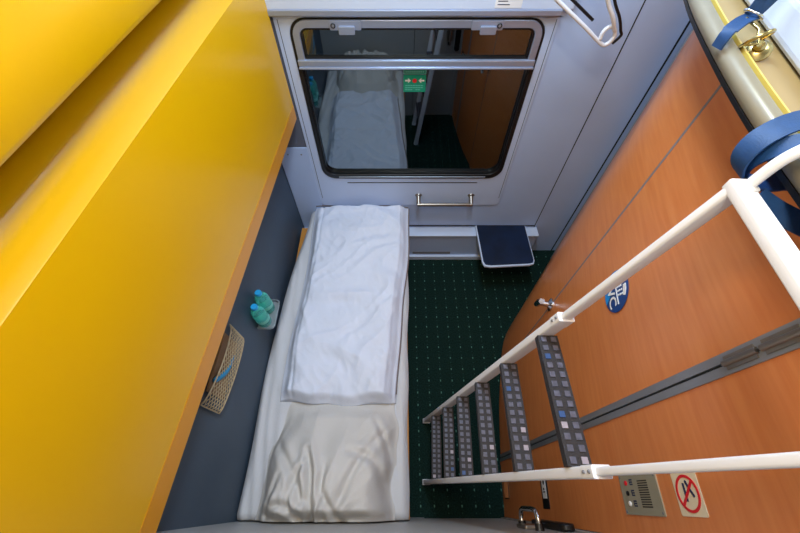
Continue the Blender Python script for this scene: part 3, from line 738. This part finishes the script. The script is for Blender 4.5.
ribbon(smooth_path([(0.50, 0.355, 2.035), (0.53, 0.335, 2.024), (0.58, 0.30, 2.018), (0.64, 0.26, 2.02)], 8), 0.015, 0.0014, 'tail', M['strap'], sb, lambda i, n: Vector((0.3, -0.8, 0.5)))
# buckle strap further up the rail
bs = empty('buckle_strap', (0.61, 0.69, 2.10)); tag(bs, 'blue strap with brass ring and buckle hanging over the shelf rail', 'strap')
ribbon(smooth_path([(0.562, 0.672, 2.082), (0.566, 0.676, 2.104), (0.590, 0.692, 2.116), (0.618, 0.708, 2.118)], 8), 0.012, 0.0015, 'short_end', M['strap'], bs, lambda i, n: Vector((-0.8, 0, 0.6)) if i < n * 0.4 else Vector((-.2, 0, 1)))
ribbon(smooth_path([(0.612, 0.712, 2.118), (0.618, 0.716, 2.15), (0.624, 0.72, 2.20), (0.628, 0.72, 2.30)], 8), 0.008, 0.0015, 'hanging_strap', M['strap'], bs, lambda i, n: Vector((-0.3, -0.9, 0.2)))
ribbon(smooth_path([(0.622, 0.712, 2.118), (0.638, 0.716, 2.15), (0.655, 0.72, 2.20), (0.675, 0.72, 2.30)], 8), 0.009, 0.0015, 'hanging_strap', M['strap'], bs, lambda i, n: Vector((-0.1, -0.9, 0.3)))
def ringc(c, ax, r, n=28, asp=1.0):
    ax = Vector(ax).normalized(); a = ax.orthogonal().normalized(); b__ = ax.cross(a)
    return [Vector(c) + a * cos(2 * pi * k / n) * r + b__ * sin(2 * pi * k / n) * r * asp for k in range(n)]
bm = BM(); tube(bm, ringc((0.616, 0.708, 2.120), (0.5, 0.3, 1), 0.012, asp=1.3), 0.0026, 8, closed=True)
obj('buckle', bm, M['chrome'], bs, smooth=True)
bm = BM(); tube(bm, ringc((0.606, 0.655, 2.104), (-0.35, 0.75, 0.55), 0.021), 0.0032, 8, closed=True)
obj('brass_ring', bm, M['brass'], bs, smooth=True)
bm = BM(); lathe(bm, (0.618, 0.650, 2.086), [(0.020, 0), (0.020, 0.004), (0.015, 0.008), (0.009, 0.010), (0.009, 0.016), (0.006, 0.020)], 24, axis=(-0.5, -0.35, 0.8))
obj('brass_disc', bm, M['brass'], bs, smooth=35)
bm = BM(); tube(bm, [(0.600, 0.700, 2.118), (0.612, 0.672, 2.112), (0.606, 0.646, 2.100), (0.585, 0.650, 2.098)], 0.0026, 8)
obj('hook_pin', bm, M['brass'], bs, smooth=True)

# ------------------------------------------------------------------ white hanger in front of the wall, top
hg = empty('coat_hanger', (0.62, 1.40, 1.80)); tag(hg, 'white wire hanger with a small loop in front of the wall beside the window', 'hanger')
hc = Vector((0.745, 1.50, 1.735))
arm1 = [(0.38, 1.47, 1.98), (0.47, 1.485, 1.915), (0.566, 1.50, 1.850), (0.70, 1.50, 1.765), (0.785, 1.50, 1.708), (0.812, 1.50, 1.703)]
arm2 = [(0.812, 1.50, 1.703), (0.828, 1.50, 1.728), (0.818, 1.50, 1.756), (0.796, 1.50, 1.766), (0.778, 1.50, 1.748), (0.778, 1.50, 1.722)]
arm3 = [(0.818, 1.497, 1.752), (0.785, 1.485, 1.80), (0.728, 1.48, 1.87), (0.66, 1.46, 2.0)]
bm = BM(); tube(bm, smooth_path(arm1 + arm2[1:], 8), 0.0075, 10); obj('hanger_arm', bm, M['white_metal'], hg, smooth=True)
bm = BM(); tube(bm, smooth_path(arm3, 8), 0.0075, 10); obj('hanger_arm', bm, M['white_metal'], hg, smooth=True)
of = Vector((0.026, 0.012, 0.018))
bm = BM(); tube(bm, smooth_path([Vector(p) + of for p in arm1[:4]], 8), 0.0055, 8); obj('hanger_shadow', bm, M['rubber'], hg, smooth=True)  # black copies beside the arms, modelling their cast shadow
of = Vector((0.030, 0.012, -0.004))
bm = BM(); tube(bm, smooth_path([Vector(p) + of for p in reversed(arm3)] + [Vector((0.858, 1.51, 1.730)), Vector((0.840, 1.512, 1.70))], 8), 0.0055, 8); obj('hanger_shadow', bm, M['rubber'], hg, smooth=True)

# ------------------------------------------------------------------ bottle shelf, bottles, net pocket on the left wall
ts = empty('bottle_shelf', (LW, 0.80, 0.70)); tag(ts, 'small rounded grey shelf holding two bottles on the dark wall', 'shelf')
F = (Vector((LW, 0.805, 0.705)), X, Y, Z)
SHP = [(0.001, -0.080), (0.066, -0.080), (0.080, -0.075), (0.088, -0.060), (0.088, 0.058), (0.080, 0.072), (0.066, 0.078), (0.001, 0.078)]
bm = BM(); fpoly(bm, F, SHP, 0, 0.005); obj('shelf_plate', bm, M['tray'], ts, bevel=0.002)
bm = BM(); tube(bm, smooth_path([(LW + 0.004 + a * 0.98, 0.805 + b_, 0.727) for a, b_ in SHP], 4), 0.0028, 8); obj('shelf_rim', bm, M['tray'], ts, smooth=True)
def bottle(x, y):
    r = empty('water_bottle', (x, y, 0.710))
    bm = BM()
    pr_ = [(0.024, 0), (0.031, 0.004), (0.033, 0.012), (0.033, 0.055), (0.030, 0.062), (0.033, 0.070), (0.034, 0.110), (0.032, 0.130), (0.025, 0.148), (0.015, 0.160), (0.013, 0.168)]
    lathe(bm, (x, y, 0.7101), pr_, 22); obj('bottle_body', bm, M['bottle'], r, smooth=True)
    bm = BM(); lathe(bm, (x, y, 0.876), [(0.0165, 0), (0.0165, 0.012), (0.0145, 0.016)], 16); obj('cap', bm, M['cap'], r, smooth=30)
    bm = BM(); lathe(bm, (x, y, 0.755), [(0.0338, 0), (0.0338, 0.024)], 22); obj('bottle_label', bm, M['green_pale'], r, smooth=30)
    return r
b1 = bottle(-0.688, 0.762); tag(b1, 'turquoise water bottle on the shelf, nearer to the net pocket', 'bottle', 'water bottles on the small shelf')
b2 = b1.copy(); COL.objects.link(b2); b2.location = (-0.686, 0.838, 0.710)
for ch in list(b1.children):
    c_ = ch.copy(); COL.objects.link(c_); c_.parent = b2
b2['label'] = 'turquoise water bottle on the shelf, nearer to the window'

npk = empty('net_pocket', (LW, 0.45, 0.88)); tag(npk, 'wall-mounted net pocket of beige cord below the yellow bunk', 'net pocket')
ny0, ny1, nz0, nz1 = 0.285, 0.615, 0.905, 1.06
def npt(a, b_):   # bulging net surface
    y = ny0 + (ny1 - ny0) * a; z = nz0 - 0.045 * a + (nz1 - nz0) * b_
    return Vector((LW + 0.012 + 0.026 * sin(pi * min(max(a, 0), 1)) ** 0.5 * (0.6 + 0.4 * sin(b_ * pi * 0.5)), y, z))
bm = BM()
def diag(sx):
    nA, nB = 13, 7
    for k in range(-nB, nA + 1):
        seg = []
        for q in range(0, nB * 3 + 1):
            b_ = q / (nB * 3); a = (k + (b_ * nB if sx > 0 else nB * (1 - b_))) / nA
            if 0 <= a <= 1: seg.append(npt(a, b_) + X * 0.0015 * (1 if sx > 0 else -1))
        if len(seg) > 1: tube(bm, seg, 0.0016, 5)
diag(1); diag(-1)
obj('netting', bm, M['net'], npk, smooth=True)
bm = BM(); rim = [npt(k / 20, 0) for k in range(21)] + [npt(1, k / 8) for k in range(1, 9)] + [npt(1 - k / 20, 1) for k in range(1, 21)] + [npt(0, 1 - k / 8) for k in range(1, 8)]
tube(bm, rim, 0.0032, 6, closed=True); obj('net_rim', bm, M['net'], npk, smooth=True)
bm = BM(); fbox(bm, (Vector((LW + 0.010, 0, 0)), Y, Z, X), 0.335, 0.565, 0.915, 1.05, 0, 0.010)
tag(obj('booklet', bm, M['booklet'], bevel=0.001), 'brown booklet tucked inside the net pocket', 'booklet')
bm = BM(); tube(bm, smooth_path([(LW + 0.030, 0.375, 1.045), (LW + 0.032, 0.41, 1.00), (LW + 0.032, 0.45, 0.965), (LW + 0.030, 0.505, 0.945)], 8), 0.0085, 8, scale=lambda t: 0.6 + 0.8 * sin(pi * min(t + .2, 1)))
tag(obj('blue_pouch', bm, M['cyan'], smooth=True), 'bright blue slim pouch in front of the brown booklet in the net', 'pouch')

# ------------------------------------------------------------------ ceiling lamp housings around the ceiling lights
for (x, y, sx, sy) in ((0.12, 1.15, 0.34, 0.79), (0.02, 0.22, 0.34, 0.34), (1.0, 0.75, 0.29, 0.54)):
    bm = BM(); F = (Vector((x, y, 3.05)), X, Y, -Z)
    fring(bm, F, rrect(-sx / 2, sx / 2, -sy / 2, sy / 2, 0.01), rrect(-sx / 2 + 0.018, sx / 2 - 0.018, -sy / 2 + 0.018, sy / 2 - 0.018, 0.008), 0.0, 0.03)
    struct(obj('trim_4', bm, M['alu']))
